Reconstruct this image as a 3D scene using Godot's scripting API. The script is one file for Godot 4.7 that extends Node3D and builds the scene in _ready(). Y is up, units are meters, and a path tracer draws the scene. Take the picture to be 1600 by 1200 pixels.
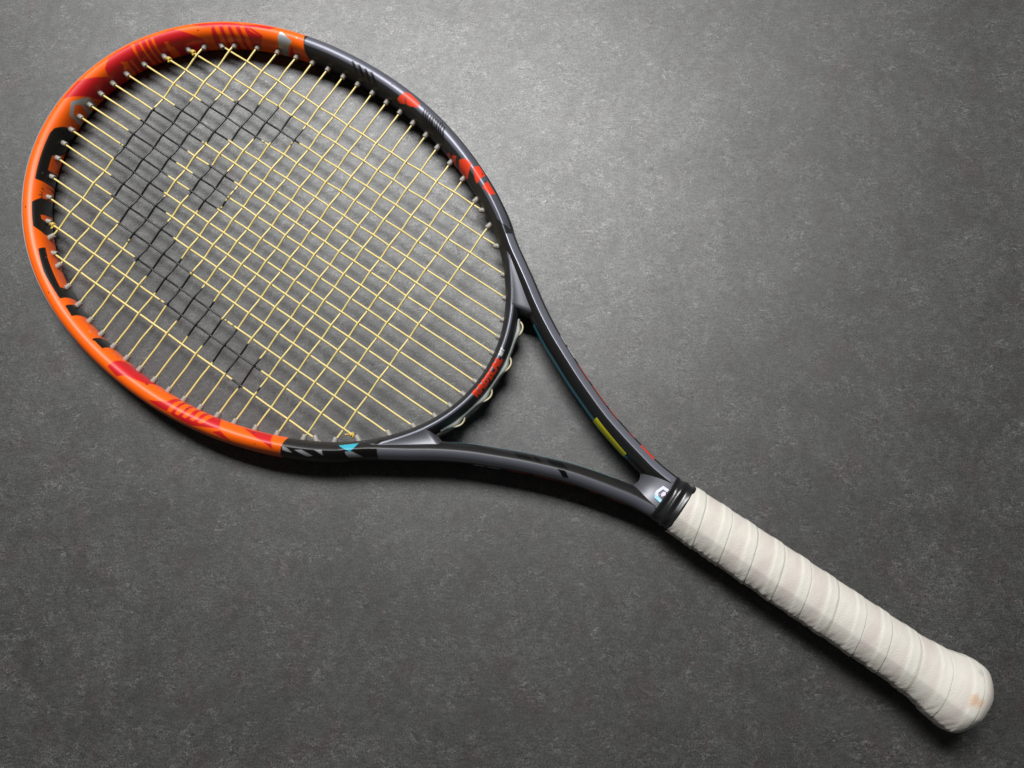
extends Node3D
# A tennis racket lying on a dark stone-patterned floor, seen from above and lit by one window.
# Racket axes in millimetres: X from the tip of the string bed to the butt, Y up, Z across.

const HOOP := [138.661, -2.881, 22.977, 1.524, 2.228, 0.749, 0.114]   # radius of the string bed round (164, 0), cosine series
const HOOP_X := 164.0
const START := 0.5585                                                   # the hoop's seam lies under the throat joint
const MAIN_Z := [-89.5, -74.7, -61.5, -49.3, -36.9, -26.3, -15.8, -5.2, 5.2, 15.8, 26.3, 36.9, 49.3, 61.5, 74.7, 89.5]
const CROSS_X := [39.2, 56.3, 70.8, 84.6, 97.8, 109.8, 121.6, 133.7, 145.3, 157.5, 169.5, 181.3, 193.2, 205.4, 216.9, 230.2, 243.7, 259.0, 276.1]
const ARM_X := [281.5, 290.5, 299.0, 309.0, 319.6, 330.0, 341.2, 352.5, 364.7, 376.0, 388.0, 404.7, 420.0, 434.0, 446.7, 462.0, 478.0]
const ARM_Z := [88.4, 81.7, 75.4, 69.0, 62.2, 55.2, 48.4, 42.3, 36.5, 31.3, 26.3, 20.0, 15.6, 12.2, 9.6, 8.3, 8.0]
const INK := {
	"orange": Color(0.90, 0.12, 0.003, 0.0), "red": Color(0.56, 0.012, 0.016, 0.0), "scarlet": Color(0.74, 0.05, 0.018, 0.0),
	"black": Color(0.007, 0.0065, 0.006, 0.0), "wall": Color(0.019, 0.0185, 0.0185, 0.15), "gloss": Color(0.004, 0.004, 0.004, 0.0), "dark": Color(0.03, 0.031, 0.034, 0.35),
	"gun": Color(0.275, 0.285, 0.34, 0.6), "slate": Color(0.15, 0.155, 0.185, 0.55), "silver": Color(0.42, 0.43, 0.46, 0.35), "teal": Color(0.045, 0.38, 0.50, 0.0), "white": Color(0.7, 0.7, 0.7, 0.0), "yellow": Color(0.95, 0.81, 0.02, 0.0),
}

var racket: Node3D
var canvas: Image
var canvas_length := 1.0
var noise := FastNoiseLite.new()


func P(x: float, y: float, z: float) -> Vector3:
	return Vector3(x, y + 10.4, z) * 0.001


func part(called: String, mesh: Mesh, material: Material, parent: Node3D) -> MeshInstance3D:
	var o := MeshInstance3D.new()
	o.name = called
	o.mesh = mesh
	o.material_override = material
	parent.add_child(o, true)
	return o


func plastic(color: Color, rough: float, metal := 0.0) -> StandardMaterial3D:
	var m := StandardMaterial3D.new()
	m.albedo_color = Color(color.r, color.g, color.b).linear_to_srgb()
	m.roughness = rough
	m.metallic = metal
	return m


# One mesh from rows of points; ring rows repeat their first point at the end. Normals come from the neighbours.
func sheet(rows: Array, uvs: Array, colors: Array, ring: bool, flip := false, loop := false) -> ArrayMesh:
	var n := rows.size()
	var m: int = rows[0].size()
	var v := PackedVector3Array()
	var nor := PackedVector3Array()
	var uv := PackedVector2Array()
	var col := PackedColorArray()
	for i in n:
		var before: PackedVector3Array = rows[i - 1] if i > 0 else (rows[n - 2] if loop else rows[0])
		var here: PackedVector3Array = rows[i]
		var after: PackedVector3Array = rows[i + 1] if i < n - 1 else (rows[1] if loop else rows[n - 1])
		for j in m:
			var a := j - 1
			var b := j + 1
			if ring:
				a = m - 2 if j == 0 else j - 1
				b = 1 if j == m - 1 else j + 1
			else:
				a = maxi(a, 0)
				b = mini(b, m - 1)
			var d := (after[j] - before[j]).cross(here[b] - here[a])
			if d.length_squared() < 1e-24:
				d = Vector3.UP * 1e-6
			nor.append(d.normalized() * (-1.0 if flip else 1.0))
		v.append_array(here)
		if uvs.size():
			uv.append_array(uvs[i])
		if colors.size():
			col.append_array(colors[i])
	var index := PackedInt32Array()
	for i in n - 1:
		for j in m - 1:
			var q := i * m + j
			if flip:
				index.append_array([q, q + m, q + 1, q + 1, q + m, q + m + 1])
			else:
				index.append_array([q, q + 1, q + m, q + 1, q + m + 1, q + m])
	if ring:                                           # tubes: normals point away from the ring's middle
		var says := 0.0
		for i in range(n / 4, n - n / 4):
			var heart := Vector3.ZERO
			for j in m - 1:
				heart += v[i * m + j] / (m - 1)
			for j in m - 1:
				says += nor[i * m + j].dot((v[i * m + j] - heart).normalized())
		if says < 0.0:
			for i in nor.size():
				nor[i] = -nor[i]
	# Godot's front faces run clockwise: turn the order round where it disagrees with the normals
	var agree := 0.0
	for k in range(0, index.size(), 3):
		agree += signf((v[index[k + 1]] - v[index[k]]).cross(v[index[k + 2]] - v[index[k]]).dot(nor[index[k]]))
	if agree > 0.0:
		for k in range(0, index.size(), 3):
			var keep := index[k + 1]
			index[k + 1] = index[k + 2]
			index[k + 2] = keep
	var arrays := []
	arrays.resize(Mesh.ARRAY_MAX)
	arrays[Mesh.ARRAY_VERTEX] = v
	arrays[Mesh.ARRAY_NORMAL] = nor
	if uvs.size():
		arrays[Mesh.ARRAY_TEX_UV] = uv
	if colors.size():
		arrays[Mesh.ARRAY_COLOR] = col
	arrays[Mesh.ARRAY_INDEX] = index
	var mesh := ArrayMesh.new()
	mesh.add_surface_from_arrays(Mesh.PRIMITIVE_TRIANGLES, arrays)
	return mesh


# A round rod along a path; radii and colours per point are optional. Both ends are closed.
func rod(path: PackedVector3Array, radius: float, sides: int, tints := PackedColorArray()) -> ArrayMesh:
	var rows := []
	var colors := []
	var n := path.size()
	for i in n:
		var t := (path[mini(i + 1, n - 1)] - path[maxi(i - 1, 0)]).normalized()
		var side := t.cross(Vector3.UP)
		side = side.normalized() if side.length() > 0.05 else t.cross(Vector3.RIGHT).normalized()
		var up := side.cross(t)
		for pass_ in (2 if i == 0 or i == n - 1 else 1):
			var r := radius if (i > 0 or pass_ == 1) and (i < n - 1 or pass_ == 0) else radius * 0.02
			var row := PackedVector3Array()
			var tint := PackedColorArray()
			for j in sides + 1:
				var a := TAU * (j % sides) / sides
				row.append(path[i] + (side * cos(a) + up * sin(a)) * r)
				if tints.size():
					tint.append(tints[i])
			rows.append(row)
			colors.append(tint)
	return sheet(rows, [], colors if tints.size() else [], true, true)


# The racket's section: share 0 is the inner side, 0.25 the crest, 0.5 the outer side, 0.75 the underside.
func section(w: float, m := 1.5, n := 2.25) -> Vector2:
	var c := cos(TAU * w)
	var s := sin(TAU * w)
	return Vector2(-signf(c) * pow(absf(c), 2.0 / m), signf(s) * pow(absf(s), 2.0 / n))


func bed_radius(th: float) -> float:
	var r := 0.0
	for k in HOOP.size():
		r += HOOP[k] * cos(k * th)
	return r


# [string-bed point x, z, outward x, z, distance of the frame's centre line from the bed, half width, half height, section exponents]
func hoop_at(th: float) -> PackedFloat32Array:
	var r := bed_radius(th)
	var dr := 0.0
	for k in HOOP.size():
		dr -= k * HOOP[k] * sin(k * th)
	var t := Vector2(dr * cos(th) - r * sin(th), dr * sin(th) + r * cos(th)).normalized()
	var away := absf(wrapf(th, -PI, PI))
	var k := smoothstep(deg_to_rad(20), deg_to_rad(36), away)
	var kt := smoothstep(deg_to_rad(60), deg_to_rad(170), away)
	var ks := smoothstep(deg_to_rad(28), deg_to_rad(75), away)
	return PackedFloat32Array([HOOP_X + r * cos(th), r * sin(th), t.y, -t.x, 5.0 + 2.3 * k, 4.7 + 1.6 * k, 9.8 + 1.7 * k - 0.2 * kt, 1.4 + 0.55 * ks, 2.0 + 0.7 * ks])


# ---- print on the frame: painted at double size, x along the tube, y round it ----
func new_canvas(width: int, height: int, length: float, ground: String) -> void:
	canvas = Image.create(width, height, false, Image.FORMAT_RGBA8)
	canvas_length = length
	canvas.fill(tone(ground))


func tone(ink_name: String) -> Color:
	var c: Color = INK[ink_name]
	var s := c.linear_to_srgb()
	return Color(s.r, s.g, s.b, c.a)


# A filled outline given as s (mm along the tube), w (hundredths round the section), s, w, ...
func ink(ink_name: String, flat: Array) -> void:
	var color := tone(ink_name)
	var wide := canvas.get_width()
	var high := canvas.get_height()
	var n := flat.size() / 2
	for turn in [-1, 0, 1]:
		var pts := PackedVector2Array()
		var top := 1e9
		var low := -1e9
		for i in n:
			var p := Vector2(flat[2 * i] / canvas_length * wide, (flat[2 * i + 1] * 0.01 + turn) * high)
			pts.append(p)
			top = minf(top, p.y)
			low = maxf(low, p.y)
		for y in range(maxi(0, int(top)), mini(high, int(low) + 1)):
			var cuts := []
			for i in n:
				var a := pts[i]
				var b := pts[(i + 1) % n]
				if (a.y <= y + 0.5) != (b.y <= y + 0.5):
					cuts.append(a.x + (y + 0.5 - a.y) / (b.y - a.y) * (b.x - a.x))
			cuts.sort()
			for k in range(0, cuts.size() - 1, 2):
				var x0 := int(round(cuts[k]))
				var x1 := int(round(cuts[k + 1]))
				if x1 > x0:
					canvas.fill_rect(Rect2i(x0, y, x1 - x0, 1), color)


func band(ink_name: String, s0: float, s1: float, w0: float, w1: float) -> void:
	ink(ink_name, [s0, w0, s1, w0, s1, w1, s0, w1])


# Lettering as flat print: the letters' own triangles are laid into the canvas.
func letters(text: String, ink_name: String, s_from: float, s_to: float, w_base: float, w_top: float) -> void:
	var tm := TextMesh.new()
	var font := SystemFont.new()
	font.font_names = PackedStringArray(["Droid Sans"])
	font.font_weight = 800
	tm.font = font
	tm.text = text
	tm.font_size = 64
	tm.pixel_size = 0.01
	tm.depth = 0.0
	var arrays := tm.get_mesh_arrays() if tm.get_surface_count() == 1 else tm.surface_get_arrays(0)
	var v: PackedVector3Array = arrays[Mesh.ARRAY_VERTEX]
	var idx: PackedInt32Array = arrays[Mesh.ARRAY_INDEX]
	if v.is_empty():
		return
	var lo := v[0]
	var hi := v[0]
	for q in v:
		lo = lo.min(q)
		hi = hi.max(q)
	for k in range(0, idx.size(), 3):
		var flat := []
		for j in 3:
			var q := v[idx[k + j]]
			flat.append(lerpf(s_from, s_to, (q.x - lo.x) / (hi.x - lo.x)))
			flat.append(lerpf(w_base, w_top, (q.y - lo.y) / (hi.y - lo.y)))
		ink(ink_name, flat)


func printed(rough: float) -> StandardMaterial3D:
	canvas.shrink_x2()
	var tex := ImageTexture.create_from_image(canvas)
	var m := StandardMaterial3D.new()
	m.albedo_texture = tex
	m.metallic = 1.0
	m.metallic_texture = tex
	m.metallic_texture_channel = BaseMaterial3D.TEXTURE_CHANNEL_ALPHA
	m.roughness = rough
	m.clearcoat_enabled = true
	m.clearcoat = 0.1
	m.clearcoat_roughness = 0.3
	m.metallic_specular = 0.42
	return m


func inside(flat: Array, x: float, z: float) -> bool:
	var hit := false
	var n := flat.size() / 2
	for i in n:
		var j := (i + 1) % n
		var ax: float = flat[2 * i]
		var az: float = flat[2 * i + 1]
		var bx: float = flat[2 * j]
		var bz: float = flat[2 * j + 1]
		if (az > z) != (bz > z) and x < (bx - ax) * (z - az) / (bz - az) + ax:
			hit = not hit
	return hit


func curve(xs: Array, zs: Array, at: float) -> Vector2:   # Catmull-Rom through the listed points
	var i := clampi(int(at), 0, xs.size() - 2)
	var t := at - i
	var a := maxi(i - 1, 0)
	var d := mini(i + 2, xs.size() - 1)
	return Vector2(cubic_interpolate(xs[i], xs[i + 1], xs[a], xs[d], t), cubic_interpolate(zs[i], zs[i + 1], zs[a], zs[d], t))


func table(keys: Array, at: float) -> float:              # piecewise smooth values: x0, y0, x1, y1, ...
	var n := keys.size() / 2
	if at <= keys[0]:
		return keys[1]
	for i in n - 1:
		if at <= keys[2 * i + 2]:
			var p: float = keys[2 * maxi(i - 1, 0) + 1]
			var q: float = keys[2 * mini(i + 2, n - 1) + 1]
			return cubic_interpolate(keys[2 * i + 1], keys[2 * i + 3], p, q, (at - keys[2 * i]) / (keys[2 * i + 2] - keys[2 * i]))
	return keys[2 * n - 1]


func _ready() -> void:
	# ---- camera: a phone held over the racket ----
	var cam := Camera3D.new()
	cam.name = "camera"
	cam.fov = 53.13
	cam.near = 0.01
	cam.far = 20.0
	add_child(cam)
	var ahead := Vector3(-0.03511901, -0.98473006, -0.17050914)
	var right := Vector3(0.99938063, -0.03422147, -0.00820098)
	cam.transform = Transform3D(Basis(right, -ahead.cross(right), -ahead).orthonormalized(), Vector3(0.0171731, 0.4815260, 0.0833752))
	cam.current = true
	# ---- light: one wide window up and ahead, and the dim room ----
	var around := WorldEnvironment.new()
	around.name = "room_air"
	var env := Environment.new()
	env.background_mode = Environment.BG_COLOR
	env.background_color = Color(0.034, 0.0335, 0.0325).linear_to_srgb()
	env.tonemap_mode = Environment.TONE_MAPPER_LINEAR
	env.tonemap_exposure = 1.0
	env.sdfgi_enabled = true
	env.ssao_enabled = true
	env.ssil_enabled = true
	around.environment = env
	add_child(around)
	var window := AreaLight3D.new()
	window.name = "window_light"
	window.area_size = Vector2(1.15, 0.4)
	window.light_energy = 4.2
	window.light_color = Color(1.0, 1.0, 1.0)
	window.area_range = 12.0
	window.area_attenuation = 2.0
	window.shadow_enabled = true
	add_child(window)
	var wall := Vector3(0.955, 0.0, 0.296).normalized()                     # the window wall runs slantwise past the racket
	var inward := Vector3(-0.1417, -0.8778, 0.4575).normalized()
	window.transform = Transform3D(Basis(wall, (-inward).cross(wall), -inward).orthonormalized(), Vector3(-0.251, 1.337, -0.842))
	# ---- large structure ----
	build_floor()
	# ---- the racket ----
	racket = Node3D.new()
	racket.name = "tennis_racket"
	racket.set_meta("label", "orange and charcoal tennis racket with yellow strings and cream grip on dark floor")
	racket.set_meta("category", "tennis racket")
	add_child(racket)
	var turn := Basis(Vector3.UP, -0.591504221) * Basis(Vector3(0, 0, 1), 0.01542994)
	racket.transform = Transform3D(turn, Vector3(-0.2903234, 0.0, -0.1851253))
	build_hoop()
	build_arms()
	build_strings()
	build_grip()


func build_floor() -> void:
	var rng := RandomNumberGenerator.new()
	rng.seed = 11
	var n := 2048
	var data := PackedFloat32Array()
	data.resize(n * n)
	noise.seed = 3
	noise.noise_type = FastNoiseLite.TYPE_SIMPLEX_SMOOTH
	noise.fractal_type = FastNoiseLite.FRACTAL_FBM
	noise.fractal_octaves = 5
	noise.frequency = 0.006
	var cloud := noise.get_seamless_image(n, n)
	noise.seed = 8
	noise.frequency = 0.05
	noise.fractal_octaves = 4
	noise.domain_warp_enabled = true
	noise.domain_warp_amplitude = 40.0
	noise.domain_warp_frequency = 0.02
	var mottle := noise.get_seamless_image(n, n)
	noise.domain_warp_enabled = false
	noise.seed = 21
	noise.frequency = 0.3
	noise.fractal_octaves = 2
	var grain := noise.get_seamless_image(n, n)
	noise.seed = 61
	noise.frequency = 0.22
	var streaks := noise.get_seamless_image(n / 4, n)
	noise.seed = 44
	noise.frequency = 0.016
	noise.fractal_octaves = 4
	var clumps := noise.get_seamless_image(n, n)
	# curling flakes: where a warped noise crosses a level, pale on one side and dark on the other
	noise.seed = 33
	noise.frequency = 0.095
	noise.fractal_octaves = 2
	noise.domain_warp_enabled = true
	noise.domain_warp_amplitude = 24.0
	noise.domain_warp_frequency = 0.05
	var veins := noise.get_seamless_image(n / 2, n)
	noise.seed = 52
	noise.frequency = 0.09
	var veins_fine := noise.get_seamless_image(n / 2, n)
	noise.domain_warp_enabled = false
	for im in [cloud, mottle, grain, streaks, clumps, veins, veins_fine]:
		im.convert(Image.FORMAT_L8)
		if im.get_width() < n:
			im.resize(n, n, Image.INTERPOLATE_BILINEAR)      # the pattern runs longer one way
	var a := cloud.get_data()
	var b := mottle.get_data()
	var c := grain.get_data()
	var e := veins.get_data()
	var g := veins_fine.get_data()
	var st := streaks.get_data()
	var cl := clumps.get_data()
	for i in n * n:
		var pack := clampf((cl[i] - 116) / 45.0, 0.0, 1.0)
		var v := e[i] - 128.0
		var u := g[i] - 128.0
		var pale := maxf(0.0, 1.0 - absf(v - 16.0) / 12.0) * (0.12 + 0.88 * pack)
		var dark := maxf(0.0, 1.0 - absf(v + 8.0) / 10.0) * (0.1 + 0.9 * pack) + maxf(0.0, 1.0 - absf(u + 20.0) / 11.0) * 0.45
		data[i] = 59.0 + (a[i] - 128) * 0.07 + (b[i] - 128) * 0.10 + (c[i] - 128) * 0.26 + (st[i] - 128) * 0.09 + 4.0 * pack + 40.0 * pale - 32.0 * dark
	# short curling fibres, pale and dark, gathered in clumps
	var cx := 0.0
	var cy := 0.0
	for k in 9000:
		if k % 30 == 0:
			cx = rng.randf() * n
			cy = rng.randf() * n
		var x := cx + rng.randfn() * 45.0
		var y := cy + rng.randfn() * 32.0
		var dir := rng.randfn() * 0.6 + (PI if rng.randf() < 0.5 else 0.0)
		var bend := rng.randfn() * 0.18
		var lift := (rng.randf_range(8.0, 22.0) if rng.randf() < 0.6 else -rng.randf_range(8.0, 22.0))
		var steps := int(rng.randf_range(4, 19))
		for s in steps:
			x += cos(dir)
			y += sin(dir)
			dir += bend + rng.randfn() * 0.12
			var q := lift * sin(PI * (s + 0.5) / steps)
			data[posmod(int(y), n) * n + posmod(int(x), n)] += q
			data[posmod(int(y) + 1, n) * n + posmod(int(x), n)] += q * 0.5
	for k in 500:      # tiny dark chips
		var x := rng.randi() % n
		var y := rng.randi() % n
		for s in 5:
			data[posmod(y + rng.randi() % 3, n) * n + posmod(x + rng.randi() % 4, n)] -= rng.randf_range(8, 30)
	for k in 26:       # a few long fine scratches
		var x := rng.randf() * n
		var y := rng.randf() * n
		var dir := rng.randf_range(-0.9, 0.4)
		var lift := rng.randf_range(8.0, 26.0) * (1.0 if rng.randf() < 0.7 else -0.8)
		var steps := rng.randi_range(40, 150)
		for s in steps:
			x += cos(dir)
			y += sin(dir)
			dir += rng.randfn() * 0.012
			data[posmod(int(y), n) * n + posmod(int(x), n)] += lift * sin(PI * (s + 0.5) / steps)
	var bytes := PackedByteArray()
	bytes.resize(n * n)
	for i in n * n:
		bytes[i] = clampi(int(data[i]), 14, 220)
	var dull := PackedByteArray()
	dull.resize(n * n)
	for i in n * n:
		dull[i] = clampi(int(132.0 - (data[i] - 60.0) * 0.35), 95, 165)
	var im := Image.create_from_data(n, n, false, Image.FORMAT_L8, bytes)
	var tex := ImageTexture.create_from_image(im)
	var m := StandardMaterial3D.new()
	m.albedo_color = Color(0.99, 0.99, 0.985)
	m.albedo_texture = tex
	m.roughness = 1.0
	m.roughness_texture = ImageTexture.create_from_image(Image.create_from_data(n, n, false, Image.FORMAT_L8, dull))
	m.roughness_texture_channel = BaseMaterial3D.TEXTURE_CHANNEL_RED
	m.metallic_specular = 0.7
	m.uv1_scale = Vector3(4.6, 4.6, 1)
	m.heightmap_enabled = true
	m.heightmap_texture = tex
	m.heightmap_scale = 0.005
	# faint warm and cool clouding
	var warm := NoiseTexture2D.new()
	var wn := FastNoiseLite.new()
	wn.seed = 5
	wn.frequency = 0.03
	wn.fractal_octaves = 6
	warm.noise = wn
	warm.width = 512
	warm.height = 512
	warm.seamless = true
	var ramp := Gradient.new()
	ramp.set_color(0, Color(0.97, 0.89, 0.875))
	ramp.set_color(1, Color(1.0, 1.0, 0.985))
	ramp.add_point(0.27, Color(0.96, 0.915, 0.90))
	ramp.add_point(0.36, Color(0.99, 0.98, 0.965))
	warm.color_ramp = ramp
	m.detail_enabled = true
	m.detail_albedo = warm
	m.detail_blend_mode = BaseMaterial3D.BLEND_MODE_MUL
	m.detail_uv_layer = BaseMaterial3D.DETAIL_UV_2
	m.uv2_scale = Vector3(7.3, 7.3, 1)
	var rows := []
	var uvs := []
	for i in 5:
		var row := PackedVector3Array()
		var uv := PackedVector2Array()
		for j in 5:
			row.append(Vector3((j - 2) * 0.9, 0.0, (i - 2) * 0.9))
			uv.append(Vector2(j / 4.0, i / 4.0))
		rows.append(row)
		uvs.append(uv)
	var mesh := sheet(rows, uvs, [], false)
	var arrays := mesh.surface_get_arrays(0)
	arrays[Mesh.ARRAY_TEX_UV2] = arrays[Mesh.ARRAY_TEX_UV]
	var full := ArrayMesh.new()
	full.add_surface_from_arrays(Mesh.PRIMITIVE_TRIANGLES, arrays)
	var o := part("floor", full, m, self)
	o.set_meta("kind", "structure")
	o.set_meta("label", "dark grey stone patterned floor under the racket")


func build_hoop() -> void:
	var stations := []
	var run := PackedFloat32Array()
	var total := 0.0
	var last := Vector2.ZERO
	for i in 561:
		var th := START + TAU * i / 560.0
		var h := hoop_at(th)
		var c := Vector2(h[0] + h[2] * h[4], h[1] + h[3] * h[4])
		if i > 0:
			total += c.distance_to(last)
		last = c
		run.append(total)
		stations.append(h)
	var rows := []
	var uvs := []
	for i in 561:
		var h: PackedFloat32Array = stations[i]
		var row := PackedVector3Array()
		var uv := PackedVector2Array()
		for j in 57:
			var w := j / 56.0
			var q := section(w if j < 56 else 0.0, h[7], h[8])
			var off := h[4] + h[5] * q.x
			row.append(P(h[0] + h[2] * off, h[6] * q.y, h[1] + h[3] * off))
			uv.append(Vector2(run[i] / total, w))
		rows.append(row)
		uvs.append(uv)
	new_canvas(4096, 256, total, "wall")
	band("dark", 551.0, total + 1.0, 9.0, 41.0)
	band("slate", 551.0, total + 1.0, 18.0, 38.5)
	band("gun", 745.0, total + 1.0, 20.0, 38.5)
	band("black", 551.0, total + 1.0, 38.5, 75.0)
	band("dark", 765.0, 925.0, 12.0, 44.0)
	band("gun", 765.0, 930.0, 20.0, 31.0)
	band("black", 0.0, 44.0, 22.0, 75.0)
	ink("orange", [43.3, 42, 42.4, 29, 42.0, 17, 41.6, 9, 41.6, -25, 553.5, -25, 553.5, 0, 552, 9, 551, 19, 549.5, 30, 548.5, 40, 548.5, 75, 43.5, 75])
	ink("red", [371.5,27,386.5,28,404,5,405.5,15,412.5,26,428,28,424,6,416.5,12,417,7,407,-18,394.5,-18,380,11])
	ink("red", [426.5,26,437.5,27,447.5,25,459,28,464,22,477.5,6,473,-18,461,-18,445,-18,428,-18,419,-18,420.5,7])
	ink("orange", [429,26,431.5,26,429.5,3,427.5,-18])
	ink("orange", [434.5,25,436,26,436,-18,433.5,-18])
	ink("orange", [439,25,440.5,25,440,-18,438,-18])
	ink("orange", [443,25,445,25,443.5,-18,441.5,-18])
	ink("orange", [422.5,8,424,7,424,-18,422,-18])
	ink("orange", [450.5,13,453,12,453,-18,448.5,-18])
	ink("orange", [450.5,6,455,4,454.5,-18,449,-18])
	ink("silver", [373,15,383.5,4,382.5,-18,375.5,5,373,9,366.5,4,367.5,-18,366,-18,363.5,-18,364.5,7])
	ink("silver", [376,4,378.5,-18,373,-18,370.5,-18])
	ink("black", [313,16,330.5,16,347,16,351,14,353,11,356.5,4,356.5,-18,357,-18,344.5,-18,326.5,-18,315.5,-18,313,-18])
	ink("orange", [322.5,4,333.5,4,346,-18,348.5,-18,345.5,-18,324,-18])
	ink("black", [296.5,17,301,6,304,-18,294,-18,288.5,7,285.5,6,283.5,-18,276,-18,274.5,4,279,17])
	ink("black", [302.5,4,299.5,8,300,8,302.5,5])
	ink("black", [303,5,302.5,9,302.5,10,304,5])
	ink("black", [304.5,5,305.5,9,305.5,9,305.5,5])
	ink("black", [307,4,308,7,308.5,6,307,3])
	ink("black", [308.5,-18,311,3,311,-18,308.5,-18])
	ink("black", [309.5,-18,312.5,-18,312.5,-18,309.5,-18])
	ink("black", [262.5,16,264,7,253.5,8,242,8,232.5,8,233.5,-18,225.5,-18,223.5,16,232.5,17,245.5,19])
	ink("black", [264,-18,260.5,-18,237,-18,226,-18,233.5,-18,233.5,3,249,-18])
	ink("black", [217.5,15,219.5,-18,208.5,-18,208.5,16])
	ink("black", [187.5,14,188,-18,178.5,-18,178,14])
	ink("red", [166,29,165.5,15,164.5,8,153.5,-18,144,-18,134,-18,139.5,13,153.5,22,157.5,32])
	ink("red", [132,33,118.5,17,108,21,113,32,124.5,34])
	ink("red", [121,20,119.5,8,114,-18,101.5,-18,86,7,82.5,23,101.5,36,111,35,118.5,33])
	ink("orange", [117,21,116.5,-18,114,3,114,22,115,32,118,33])
	ink("orange", [112,21,113,-18,109,-18,108.5,22,110,30,112.5,30])
	ink("orange", [106.5,21,108,-18,103.5,-18,103.5,22,105,29,107.5,29])
	ink("orange", [100.5,21,102.5,-18,97.5,-18,98,22,100,28,102.5,27])
	ink("orange", [95.5,21,95,-18,91,4,93,23,95,27,97.5,26])
	ink("red", [70.5,8,61.5,6,51.5,6,47.5,34,54.5,23,61.5,17])
	ink("red", [86.5,32,81.5,26,74,37,78.5,36])
	ink("silver", [42,24,39,27,35.5,34,38,34,41.5,32])
	ink("silver", [34.5,29,30,27,23,36,27,38])
	ink("silver", [22.5,25,17.5,24,17,35])
	ink("silver", [948,36,941,25,933.5,30,928.5,35,931.5,38])
	ink("black", [10,32,9.5,32,5.5,41,7,41])
	ink("black", [8,32,6.5,32,3.5,42,5,42])
	ink("black", [5,32,4.5,33,1.5,43,2,42])
	ink("black", [939,33,937.5,33,937,44,936,43])
	ink("black", [936,34,937,34,935,46,935.5,45])
	ink("black", [935.5,35,935,35,932.5,49,933.5,47])
	ink("black", [933.5,36,932.5,37,930.5,51,932,53])
	ink("teal", [938,10,930,10,934,27])
	ink("teal", [936.5,23,932,24,932.5,26,935.5,25])
	ink("teal", [935.5,28,932.5,28,932.5,28,935.5,29])
	ink("teal", [935,30,933.5,29,933.5,30,935,32])
	ink("teal", [934,32,934,31,934,32,934,34])
	ink("black", [929,26,924,22,921,15,918,16,922.5,29,928.5,53,933.5,46])
	ink("red", [471.5,30,482,30,498.5,30,506.5,28,519,32,529,34,525,26,514.5,25,506.5,21,488.5,23,480,23])
	ink("red", [485.5,28,506.5,27,513.5,22,521,14,519,5,503.5,-18,483,-18])
	ink("orange", [487,23,490,24,492,8,490,-18,486.5,-18,488.5,8])
	ink("orange", [493,23,496,24,498,8,496.5,-18,493,-18,494.5,8])
	ink("orange", [498.5,23,501.5,24,504.5,9,503,-18,499.5,-18,501,9])
	ink("orange", [504.5,24,507,26,510.5,10,509,-18,505.5,-18,507,10])
	ink("orange", [510.5,22,518,14,520,12,512,18])
	ink("silver", [532,19,533,28,542.5,16,531,-18])
	ink("red", [531,-18,542.5,10,542.5,-18,532,-18])
	ink("red", [469.5,9,473,5,480.5,-18,465,-18])
	ink("gloss", [587,24,588.5,25,594.5,11,593,10])
	ink("gloss", [592,24,593.5,25,600,12,598,9])
	ink("gloss", [597.5,23,598.5,25,605,12,603,9])
	ink("gloss", [602,24,603.5,25,610.5,12,608.5,10])
	ink("gloss", [647.5,28,648,28,650,20,653.5,8,652,7,649,20])
	ink("gloss", [649.5,28,650.5,28,652,20,655.5,8,654.5,7,651,20])
	ink("gloss", [651.5,28,652.5,28,654,20,657.5,9,656,6,652.5,20])
	ink("gloss", [654,29,654.5,29,656,21,660,9,658.5,7,655,20])
	ink("gloss", [655.5,29,656.5,29,658.5,21,662.5,10,660.5,7,657,20])
	ink("gloss", [657.5,29,658.5,30,660,21,664.5,10,663,8,659.5,21])
	ink("gloss", [659.5,30,660.5,30,662.5,22,666,10,665,8,661,21])
	ink("gloss", [661.5,30,662.5,31,664.5,22,668.5,11,667.5,9,663.5,21])
	ink("gloss", [663.5,31,664.5,31,666,22,671,12,669.5,10,665,22])
	ink("gloss", [665.5,31,666,32,668.5,23,673,12,672,10,667.5,22])
	ink("scarlet", [627.5,11,628.5,19,630.5,25,635,14,630.5,8])
	ink("scarlet", [629,25,630.5,30,633.5,23,632.5,21])
	ink("scarlet", [630.5,30,633.5,33,642.5,30,644,22,638.5,15,635.5,14])
	ink("scarlet", [669.5,-18,679.5,8,682.5,3,676.5,-18])
	ink("scarlet", [682.5,9,686,14,689.5,-18,685,-18])
	ink("scarlet", [689,14,692,23,697,28,702,7,694.5,-18,690.5,8])
	ink("scarlet", [700,24,699.5,39,707.5,39,710,15,706.5,16])
	ink("scarlet", [714.5,19,711.5,36,721.5,38,721.5,26])
	ink("dark", [741,18,743.5,31,747.5,40,752,43,752.5,19,745.5,17])
	# small nicks and specks of wear in the paint
	var rng := RandomNumberGenerator.new()
	rng.seed = 77
	for k in 46:
		var q := rng.randf_range(30.0, 720.0)
		var w := rng.randf_range(6.0, 40.0)
		var r := rng.randf_range(0.25, 0.75)
		ink("black" if rng.randf() < 0.7 else "silver", [q - r, w, q, w - r * 1.6, q + r * rng.randf_range(0.8, 2.2), w + 0.4, q + 0.1, w + r * 1.5])
	for fat in [0.0, 0.45, 0.9]:
		letters("RADICAL", "scarlet", 856.2 - fat, 829.2 - fat, 39.0 - fat * 1.2, 20.0 - fat * 1.2)
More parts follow.
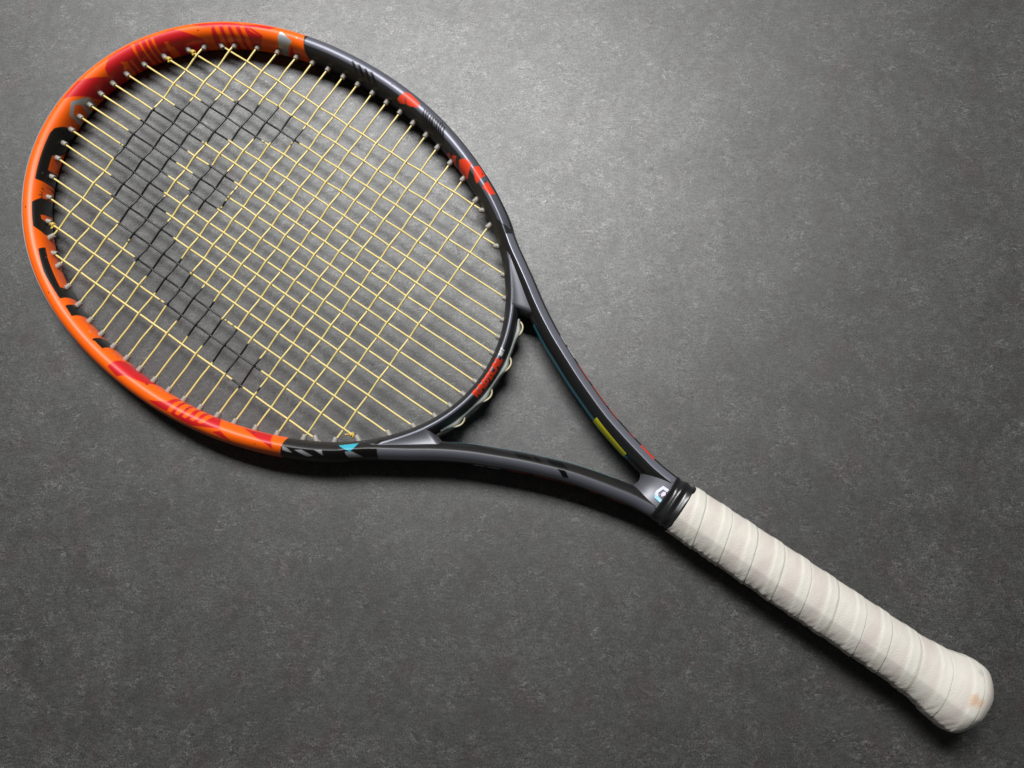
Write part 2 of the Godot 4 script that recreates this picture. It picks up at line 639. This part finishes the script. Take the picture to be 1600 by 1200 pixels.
	for fat in [0.0, 0.3]:
		letters("MP", "white", 827.6 - fat, 822.6 - fat, 34.0, 21.0)
	var hoop := part("hoop", sheet(rows, uvs, [], true), printed(0.43), racket)
	# clear guard strip round the outside of the tip
	var guard := []
	for i in 121:
		var th := deg_to_rad(lerpf(116.0, 206.0, i / 120.0))
		var h := hoop_at(th)
		var row := PackedVector3Array()
		for j in 21:
			var k: int = j if j <= 10 else 20 - j
			var w := 0.5 + 0.128 * (k - 5) / 5.0
			var q := section(w, h[7], h[8])
			var end: float = minf(1.0, minf(i, 120 - i) / 45.0)
			var proud := (0.95 if k > 0 and k < 10 else 0.7) * end if j <= 10 else -0.3
			var off := h[4] + (h[5] + proud) * q.x
			row.append(P(h[0] + h[2] * off, (h[6] + proud * 0.6) * q.y, h[1] + h[3] * off))
		row.append(row[0])
		guard.append(row)
	var clear := plastic(Color(0.20, 0.195, 0.19), 0.4)
	part("bumper_guard", sheet(guard, [], [], true), clear, hoop)
	# wavy clear strip and the string loops on the far side of the bridge
	var strip := []
	var bumps := [-33.0, -11.0, 9.5, 31.0]
	for i in 161:
		var z := lerpf(-40.5, 40.5, i / 160.0)
		var th := atan2(z, HOOP_X + 1.0)
		var h := hoop_at(th)
		var lift := 0.0
		for u in bumps:
			lift += exp(-pow((z - u) / 4.2, 2.0))
		var off := h[4] + h[5] + 0.25 + 0.5 * lift
		var row := PackedVector3Array()
		var swell := 1.2 * lift
		for c in [Vector2(-1.4, 1.2), Vector2(-1.2, 3.0), Vector2(0.1 + swell * 0.7, 3.2), Vector2(0.7 + swell, 1.6), Vector2(0.7 + swell, -1.6), Vector2(0.1 + swell * 0.7, -3.2), Vector2(-1.3, -3.0), Vector2(-1.4, 1.2)]:
			row.append(P(h[0] + h[2] * (off + c.x), c.y, h[1] + h[3] * (off + c.x)))
		strip.append(row)
	part("grommet_strip", sheet(strip, [], [], true), plastic(Color(0.30, 0.32, 0.30), 0.4), hoop)
	var gut := plastic(Color(0.48, 0.42, 0.26), 0.35)
	for u in bumps:
		var path := PackedVector3Array()
		for i in 17:
			var t := i / 16.0 * 2.0 - 1.0
			var z: float = u - 1.5 + t * 5.4
			var h := hoop_at(atan2(z, HOOP_X + 1.0))
			var off := h[4] + h[5] - 1.7 + 5.0 * sqrt(maxf(0.0, 1.0 - t * t)) * (1.0 - 0.12 * t)
			path.append(P(h[0] + h[2] * off, 1.4 + 0.4 * t, h[1] + h[3] * off))
		part("string_loop", rod(path, 0.0006, 8), gut, hoop)


func build_arms() -> void:
	for side in [-1, 1]:
		var rows := []
		var uvs := []
		var run := PackedFloat32Array()
		var centres := []
		var outs := []
		var sizes := []
		var total := 0.0
		var steps := (ARM_X.size() - 1) * 8
		for i in steps + 1:
			var c := curve(ARM_X, ARM_Z, i / 8.0)
			if i > 0:
				total += c.distance_to(centres[-1])
			centres.append(c)
			run.append(total)
		for i in steps + 1:
			var c: Vector2 = centres[i]
			var t: Vector2 = (centres[mini(i + 1, steps)] - centres[maxi(i - 1, 0)]).normalized()
			var out := Vector2(-t.y, t.x)                      # away from the axis
			var a := lerpf(5.7, 6.25, smoothstep(0.0, 0.16, i / float(steps))) - 1.6 * smoothstep(459.0, 463.0, c.x)
			var b := lerpf(11.3, 11.9, smoothstep(0.0, 0.16, i / float(steps))) - 0.9 * smoothstep(0.5, 0.9, i / float(steps)) - 2.2 * smoothstep(459.0, 463.0, c.x)
			outs.append(out)
			sizes.append(Vector2(a, b))
			var row := PackedVector3Array()
			var uv := PackedVector2Array()
			for j in 57:
				var q := section(j / 56.0 if j < 56 else 0.0)
				row.append(P(c.x + out.x * a * q.x, b * q.y, side * (c.y + out.y * a * q.x)))
				uv.append(Vector2(run[i] / total, j / 56.0))
			rows.append(row)
			uvs.append(uv)
		new_canvas(1024, 256, total, "wall")
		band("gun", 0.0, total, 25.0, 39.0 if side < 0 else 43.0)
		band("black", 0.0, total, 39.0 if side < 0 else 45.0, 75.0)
		var along := func(x: float) -> float:
			for i in steps:
				if centres[i + 1].x >= x:
					return run[i]
			return total
		if side > 0:
			band("black", 0.0, 27.0, 21.0, 46.0)
			ink("silver", [0, 33, 6, 29, 12, 30, 18, 40, 8, 40])
			ink("teal", [3, 14, 15.5, 12, 10.5, 31])
		else:
			band("dark", 0.0, 12.0, 22.0, 42.0)
		band("teal", along.call(341.0), along.call(431.0), -14.0 if side < 0 else -1.0, 6.5 if side < 0 else 4.5)
		# marks on the outer side, seen edge-on
		for d in [[352.6, 359.0, "white"], [360.4, 368.5, "white"], [372.0, 384.0, "scarlet"], [388.0, 394.0, "scarlet"], [396.0, 401.0, "scarlet"], [403.5, 411.0, "scarlet"], [421.0, 425.5, "scarlet"], [431.0, 443.0, "scarlet"]]:
			band(d[2], along.call(d[0]), along.call(d[1]), (38.0 if d[0] > 430.0 else 41.5) if side < 0 else 47.0, 58.0)
		if side > 0:
			# black strokes on the inner side, one of them running over the crest
			for d in [[372.0, 4.0], [377.0, 4.0], [383.0, 3.0], [390.0, 3.0], [395.0, 5.0]]:
				var s: float = along.call(d[0])
				ink("gloss", [s, 6, s + d[1], 6, s + d[1] + 6, 19, s + 5, 19])
			var s: float = along.call(402.0)
			ink("gloss", [s - 10, 8, s - 7, 8, s + 2.5, 24, s + 6, 36, s + 2.5, 37, s - 2, 25])
			ink("gloss", [s - 4, 8, s - 2, 8, s + 5, 21, s + 3, 21])
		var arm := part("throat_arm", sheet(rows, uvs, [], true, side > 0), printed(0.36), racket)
		arm.set_meta("label", "upper throat arm with the yellow sticker" if side < 0 else "lower throat arm in its own shadow")
		if side < 0:
			var tag := []
			for i in 27:
				var x := lerpf(402.4, 428.6, i / 26.0)
				var at := 0
				while centres[at + 1].x < x:
					at += 1
				var f: float = (x - centres[at].x) / (centres[at + 1].x - centres[at].x)
				var c: Vector2 = centres[at].lerp(centres[at + 1], f)
				var out: Vector2 = outs[at].lerp(outs[at + 1], f)
				var size: Vector2 = sizes[at].lerp(sizes[at + 1], f) + Vector2(0.25, 0.5)
				var row := PackedVector3Array()
				for j in 12:
					var q := section(lerpf(-0.03, lerpf(0.12, 0.10, i / 26.0), j / 11.0))
					row.append(P(c.x + out.x * size.x * q.x, size.y * q.y, -(c.y + out.y * size.x * q.x)))
				tag.append(row)
			part("sticker", sheet(tag, [], [], false), plastic(INK.yellow, 0.45), arm)
		# the web in the fork between bridge and arm
		var web := []
		for i in 25:
			var k := i / 24.0
			var h := hoop_at(deg_to_rad(lerpf(27.0, 15.2, k)))
			var inner := Vector2(h[0] + h[2] * h[4], h[1] + h[3] * h[4])
			var outer := curve(ARM_X, ARM_Z, lerpf(2.85, 5.95, k))
			var row := PackedVector3Array()
			for j in 34:
				var under := j >= 17
				var t := (j if not under else 33 - j) / 16.0
				var u := 2.0 * t - 1.0
				var low := lerpf(10.6, 8.2, k)
				var y := (low + (10.4 - low) * u * u) * sqrt(maxf(0.0, 1.0 - pow(maxf(0.0, (k - 0.9) / 0.1), 2.0)))
				var q := inner.lerp(outer, t)
				q.x -= 2.2 * k * k * (1.0 - u * u)
				row.append(P(q.x, -y if under else y, side * q.y))
			row.append(row[0])
			web.append(row)
		part("throat_web", sheet(web, [], [], true, side > 0), paint_metal(), racket)
	# the crotch where the two arms meet, and the shaft behind it
	var fork := []
	for i in 17:
		var k := i / 16.0
		var row := PackedVector3Array()
		for j in 42:
			var under := j >= 21
			var t := (j if not under else 41 - j) / 10.0 - 1.0
			var x := lerpf(442.5 - 9.0 * t * t, 460.0, k)
			var y := 10.9 * pow(maxf(0.0, 1.0 - pow(1.0 - k, 2.0)), 0.55)
			row.append(P(x, -y if under else y, 9.4 * t))
		row.append(row[0])
		fork.append(row)
	part("throat_web", sheet(fork, [], [], true), paint_metal(), racket)
	var shaft := []
	for i in 12:
		var x := lerpf(455.8, 476.0, i / 11.0)
		var row := PackedVector3Array()
		for j in 49:
			var al := TAU * (j % 48) / 48.0
			var wide := lerpf(10.2, 14.4, smoothstep(455.8, 462.0, x))
			var high := lerpf(10.4, 11.0, smoothstep(455.8, 459.0, x))
			row.append(P(x, high * signf(sin(al)) * pow(absf(sin(al)), 0.7), -wide * signf(cos(al)) * pow(absf(cos(al)), 0.7)))
		shaft.append(row)
	part("shaft", sheet(shaft, [], [], true), paint_metal(), racket)
	# the pale hexagonal emblem on the shaft
	emblem([453.6, 2.7, 453.1, 0.5, 455.1, -4.3, 459.0, -4.3, 459.4, -2.7, 458.4, -2.4, 456.1, -2.6, 454.9, 0.7, 456.0, 2.5], Color(0.78, 0.80, 0.92))
	emblem([453.5, 2.9, 455.9, 2.4, 459.4, 3.1, 459.5, 4.9, 454.7, 4.4], Color(0.42, 0.76, 0.95))
	emblem([456.9, -1.4, 458.3, -2.2, 459.1, -0.3, 457.7, 1.5, 456.6, 0.8], Color(0.82, 0.74, 0.94))


func paint_metal() -> StandardMaterial3D:
	var m := plastic(Color(0.12, 0.122, 0.14), 0.45, 0.4)
	m.clearcoat_enabled = true
	m.clearcoat = 0.15
	m.clearcoat_roughness = 0.3
	return m


func emblem(flat: Array, color: Color) -> void:
	var pts := PackedVector2Array()
	for i in flat.size() / 2:
		pts.append(Vector2(flat[2 * i], flat[2 * i + 1]))
	var st := SurfaceTool.new()
	st.begin(Mesh.PRIMITIVE_TRIANGLES)
	st.set_smooth_group(-1)
	var tri := Geometry2D.triangulate_polygon(pts)
	for k in tri:
		st.add_vertex(P(pts[k].x, 11.25, pts[k].y))
	var around := -1.0 if Geometry2D.is_polygon_clockwise(pts) else 1.0
	for i in pts.size():
		var a := pts[i]
		var b := pts[(i + 1) % pts.size()]
		if around > 0.0:
			var keep := a
			a = b
			b = keep
		for q in [P(a.x, 11.25, a.y), P(b.x, 11.25, b.y), P(b.x, 10.4, b.y), P(a.x, 11.25, a.y), P(b.x, 10.4, b.y), P(a.x, 10.4, a.y)]:
			st.add_vertex(q)
	st.generate_normals()
	var m := plastic(color, 0.3, 0.0)
	part("emblem", st.commit(), m, racket.get_node("shaft"))


func build_strings() -> void:
	var mark := [133,-74,110,-74,97,-69,83,-63,70,-55,56,-45,50,-38,38,-27,38,-21,34,-5,37,5,39,15,46,27,56,38,70,49,84,54,97,63,110,67,122,72,134,76,145,80,157,82,169,84,181,88,193,88,205,91,218,86,212,75,205,68,193,65,180,62,174,62,169,61,157,56,145,53,133,49,121,44,109,38,109,37,97,30,84,18,83,15,77,4,76,-5,78,-16,83,-26,96,-37,110,-47,122,-52,138,-60,138,-66]
	var dot := [97,-16,110,-20,120,-15,122,-3,121,7,109,13,97,7,91,-5]
	var gut := StandardMaterial3D.new()
	gut.vertex_color_use_as_albedo = true
	gut.roughness = 0.34
	gut.metallic_specular = 0.5
	var fuzz := FastNoiseLite.new()
	fuzz.seed = 4
	fuzz.frequency = 0.55
	var milky := plastic(Color(0.29, 0.265, 0.235), 0.45)
	milky.subsurf_scatter_enabled = true
	milky.subsurf_scatter_strength = 0.15
	var ends := []
	for kind in 2:
		var places: Array = MAIN_Z if kind == 0 else CROSS_X
		var crossing: Array = CROSS_X if kind == 0 else MAIN_Z
		for i in places.size():
			var p: float = places[i]
			var lim := bed_ends(kind, p)
			var from: float = lim[0] - 4.0
			var to: float = lim[1] + 4.0
			var steps := int((to - from) / 1.15)
			var path := PackedVector3Array()
			var tints := PackedColorArray()
			var shade := 0.94 + 0.06 * fuzz.get_noise_1d(i * 7.7 + kind * 31.0)
			for s in steps + 1:
				var q := lerpf(from, to, s / float(steps))
				# over and under at every crossing
				var near := 0
				while near < crossing.size() - 1 and absf(crossing[near + 1] - q) < absf(crossing[near] - q):
					near += 1
				var lo: float = crossing[near]
				var other := near + (1 if q > lo else -1)
				var hi: float = crossing[other] if other >= 0 and other < crossing.size() else lo + (14.0 if q > lo else -14.0)
				var y := 0.55 * cos(PI * clampf((q - lo) / (hi - lo), 0.0, 1.0)) * (1.0 if (near + i) % 2 == 0 else -1.0)
				if kind == 1:
					y = -y
				if other < 0 or other >= crossing.size():
					y *= clampf(1.0 - absf(q - lo) / 18.0, 0.0, 1.0)
				var x := q if kind == 0 else p
				var z := p if kind == 0 else q
				# small slips out of line, as worn strings have
				var slip := 0.22 * fuzz.get_noise_2d(q * 0.05, i * 9.0 + kind * 50.0)
				path.append(P(x + (slip if kind == 1 else 0.0), y, z + (slip if kind == 0 else 0.0)))
				var jx := x + 2.2 * fuzz.get_noise_2d(x, z + 90.0)
				var jz := z + 2.2 * fuzz.get_noise_2d(x + 70.0, z)
				var dyed := (inside(mark, jx, jz) or inside(dot, jx, jz)) and fuzz.get_noise_2d(x * 3.0, z * 3.0) > -0.72
				var c := Color(0.76, 0.64, 0.24) * shade
				if dyed:
					c = Color(0.009, 0.0085, 0.008)
				else:
					c = c.lerp(Color(0.66, 0.47, 0.14), clampf(0.2 + 0.4 * fuzz.get_noise_2d(x * 0.2 + 9.0, z * 0.2), 0.0, 0.4))
				tints.append(c)
			part("main_string" if kind == 0 else "cross_string", rod(path, 0.00063, 10, tints), gut, racket)
			for e in 2:
				var q: float = lim[e]
				ends.append([Vector2(q if kind == 0 else p, p if kind == 0 else q), Vector2(1 if kind == 0 else 0, 0 if kind == 0 else 1) * (1.0 if e == 1 else -1.0)])
	# clear sleeves where the strings enter the frame
	var prof := [[-2.4, 0.8], [-2.4, 1.35], [-2.1, 1.6], [-0.6, 1.72], [0.5, 1.85], [3.0, 1.9]]
	var rows := []
	for q in prof:
		var row := PackedVector3Array()
		for j in 13:
			var a := TAU * (j % 12) / 12.0
			row.append(Vector3(q[0], q[1] * cos(a), q[1] * sin(a)) * 0.001)
		rows.append(row)
	var sleeve := sheet(rows, [], [], true, true)
	for e in ends:
		var o := part("grommet", sleeve, milky, racket)
		var d: Vector2 = e[1]
		# lean half-way from the string to the frame's own outward direction
		var th := atan2(e[0].y, e[0].x - HOOP_X)
		var h := hoop_at(th)
		d = (d + Vector2(h[2], h[3]) * 1.2).normalized()
		o.transform = Transform3D(Basis(Vector3(d.x, 0, d.y), Vector3.UP, Vector3(d.x, 0, d.y).cross(Vector3.UP)), P(e[0].x, 0, e[0].y))
	# tie-off knots
	for k in [[1, 0], [2, 0], [14, 0], [14, 1]]:
		var z: float = MAIN_Z[k[0]]
		var lim := bed_ends(0, z)
		var x0: float = lim[0] + 2.6 if k[1] == 0 else lim[1] - 2.6
		var dir := 1.0 if k[1] == 0 else -1.0
		var path := PackedVector3Array()
		for s in 49:
			var a := TAU * 1.8 * s / 48.0
			path.append(P(x0 + dir * (s / 48.0 * 3.4 + 0.5 * sin(a * 0.5)), 0.2 + 1.05 * sin(a), z + 1.1 * cos(a)))
		for s in 6:
			path.append(P(x0 + dir * (3.4 + s * 0.25), 1.2 + s * 0.35, z + 1.1 + s * 0.25))
		part("string_knot", rod(path, 0.00062, 8), plastic(Color(0.62, 0.43, 0.09), 0.4), racket)


func bed_ends(kind: int, p: float) -> Array:      # where a string at z (main) or x (cross) meets the edge of the bed
	var found := []
	var before := 0.0
	for i in 721:
		var th := TAU * i / 720.0 - 0.0001
		var r := bed_radius(th)
		var here := (r * sin(th) if kind == 0 else HOOP_X + r * cos(th)) - p
		var along := HOOP_X + r * cos(th) if kind == 0 else r * sin(th)
		if i > 0 and (here > 0.0) != (before > 0.0):
			found.append(along)
		before = here
	found.sort()
	return [found[0], found[-1]]


func build_grip() -> void:
	# glossy black collar
	var rows := []
	for i in 57:
		var k := i / 56.0
		var row := PackedVector3Array()
		for j in 65:
			var al := TAU * (j % 64) / 64.0
			var x := lerpf(459.0, 473.5, k) + 0.6 * cos(al + 0.4)
			var rip := 0.42 * sin(k * 15.0 + 1.5 * sin(al + 0.5)) + 0.10 * sin(k * 21.0 + 2.0 * cos(al * 2.0) + 1.0) + 0.10 * sin(al * 5.0 + k * 6.0)
			var wide := lerpf(14.4, 15.2, k) + rip - 1.5 * smoothstep(0.82, 1.0, k)
			var high := lerpf(11.9, 13.2, k) + rip - 1.5 * smoothstep(0.82, 1.0, k)
			if i == 0:
				wide -= 1.4
				high -= 1.4
			row.append(P(x, high * signf(sin(al)) * pow(absf(sin(al)), 0.72), -wide * signf(cos(al)) * pow(absf(cos(al)), 0.72)))
		rows.append(row)
	part("collar", sheet(rows, [], [], true), plastic(Color(0.014, 0.0142, 0.015), 0.25), racket)
	# the overgrip: one tape wound round and round, each turn lapping over the next
	noise.seed = 17
	noise.noise_type = FastNoiseLite.TYPE_SIMPLEX_SMOOTH
	noise.fractal_octaves = 4
	noise.frequency = 0.05
	var fs := [0.0, 0.012, 0.03, 0.06, 0.1, 0.15, 0.2, 0.26, 0.32, 0.38, 0.44, 0.5, 0.55, 0.6, 0.63, 0.66, 0.69, 0.72, 0.76, 0.8, 0.84, 0.88, 0.92, 0.955, 0.98, 0.992]
	var hs := [0.0, -0.2, 0.02, -0.12, 0.05, -0.05, 0.2, 0.0, 0.55, 0.05, 0.63, 0.12, 0.68, 0.5, 0.72, 0.66, 0.78, 0.6, 0.86, 0.56, 0.96, 0.62, 0.985, 0.5, 1.0, 0.1]
	var wides := [471.0, 15.9, 480.0, 16.0, 500.0, 16.0, 560.0, 16.1, 610.0, 16.1, 624.0, 16.5, 634.0, 17.6, 643.0, 19.6, 650.0, 20.9, 654.0, 21.1, 656.5, 20.6, 659.0, 19.4, 661.5, 17.3, 663.4, 15.2, 664.6, 12.8, 665.2, 10.0]
	rows = []
	var colors := []
	for turn in range(-2, 13):
		for f in fs:
			var u: float = turn + f
			var row := PackedVector3Array()
			var tint := PackedColorArray()
			for j in 121:
				var tau := j / 120.0
				var al := TAU * tau
				var shift := lerpf(0.0, 12.9, (tau - 0.25) * 2.0)
				if tau < 0.25:
					shift = lerpf(-2.17, 0.0, tau * 4.0)
				elif tau > 0.75:
					shift = lerpf(12.9, 15.08, (tau - 0.75) * 4.0)
				var x := 477.0 + 17.25 * u + shift
				x += 1.5 * noise.get_noise_2d(turn * 40.0 + tau * 14.0, 300.0) * smoothstep(660.0, 640.0, x)
				x = clampf(x, 471.3, 665.2)
				var wide := table(wides, x)
				var high := wide * lerpf(0.915, 0.925, smoothstep(620.0, 650.0, x))
				var sx := -sin(al)                                # 0 bottom, 0.25 z-, 0.5 top, 0.75 z+
				var sy := -cos(al)
				var oct := 1.0 / cos(wrapf(al, -PI / 8.0, PI / 8.0))      # an eight-sided handle under the tape
				var q := Vector2(sx, sy) * lerpf(1.0, oct, 0.3)
				var soft := smoothstep(665.2, 655.0, x)
				var first := smoothstep(471.0, 476.0, x)
				var lift := 0.62 * table(hs, f) * soft * first
				var crease: float = noise.get_noise_3d(x * 5.0, tau * 150.0 + x * 2.2, turn * 20.0)
				var lower := smoothstep(0.6, 0.72, tau) * smoothstep(0.95, 0.8, tau)
				lift += crease * (0.08 + 0.6 * lower * smoothstep(0.0, 0.1, f)) * soft + 0.25 * noise.get_noise_3d(x * 1.2, tau * 60.0, 5.0)
				row.append(P(x, (high + lift) * q.y, (wide + lift) * q.x))
				var c := Color(0.69, 0.66, 0.59)
				var rosy := smoothstep(0.05, 0.15, f) * smoothstep(0.7, 0.5, f) * clampf(0.55 + 1.2 * noise.get_noise_3d(x * 1.3, tau * 40.0, 40.0), 0.0, 1.0)
				c = c.lerp(Color(0.625, 0.565, 0.515), rosy)
				c = c.lerp(Color(0.56, 0.52, 0.45), clampf(0.5 * noise.get_noise_3d(x * 2.4, tau * 90.0, 77.0), 0.0, 0.4))
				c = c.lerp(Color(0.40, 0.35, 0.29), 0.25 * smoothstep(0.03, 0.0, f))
				var stain := Vector2(x - 653.0, q.x * wide + 0.0).length() + 3.0 * noise.get_noise_2d(x * 6.0, tau * 300.0)
				if sy > 0.0:
					c = c.lerp(Color(0.62, 0.40, 0.25), 0.75 * smoothstep(5.2, 1.5, stain))
					c = c.lerp(Color(0.30, 0.36, 0.33), 0.45 * smoothstep(2.6, 0.5, Vector2(x - 651.0, q.x * wide + 15.0).length()))
				tint.append(c)
			rows.append(row)
			colors.append(tint)
	# close the butt
	var cap := PackedVector3Array()
	for j in 121:
		cap.append(P(665.4, 0.0, 0.0))
	rows.append(cap)
	colors.append(colors[-1])
	var m := StandardMaterial3D.new()
	m.vertex_color_use_as_albedo = true
	m.roughness = 0.62
	m.metallic_specular = 0.4
	var weave := NoiseTexture2D.new()
	var wn := FastNoiseLite.new()
	wn.seed = 2
	wn.frequency = 0.05
	wn.fractal_octaves = 5
	weave.noise = wn
	weave.width = 512
	weave.height = 512
	weave.seamless = true
	m.heightmap_enabled = true
	m.heightmap_texture = weave
	m.heightmap_scale = 0.011
	m.uv1_triplanar = true
	m.uv1_scale = Vector3(30, 30, 30)
	part("overgrip", sheet(rows, [], colors, true), m, racket)
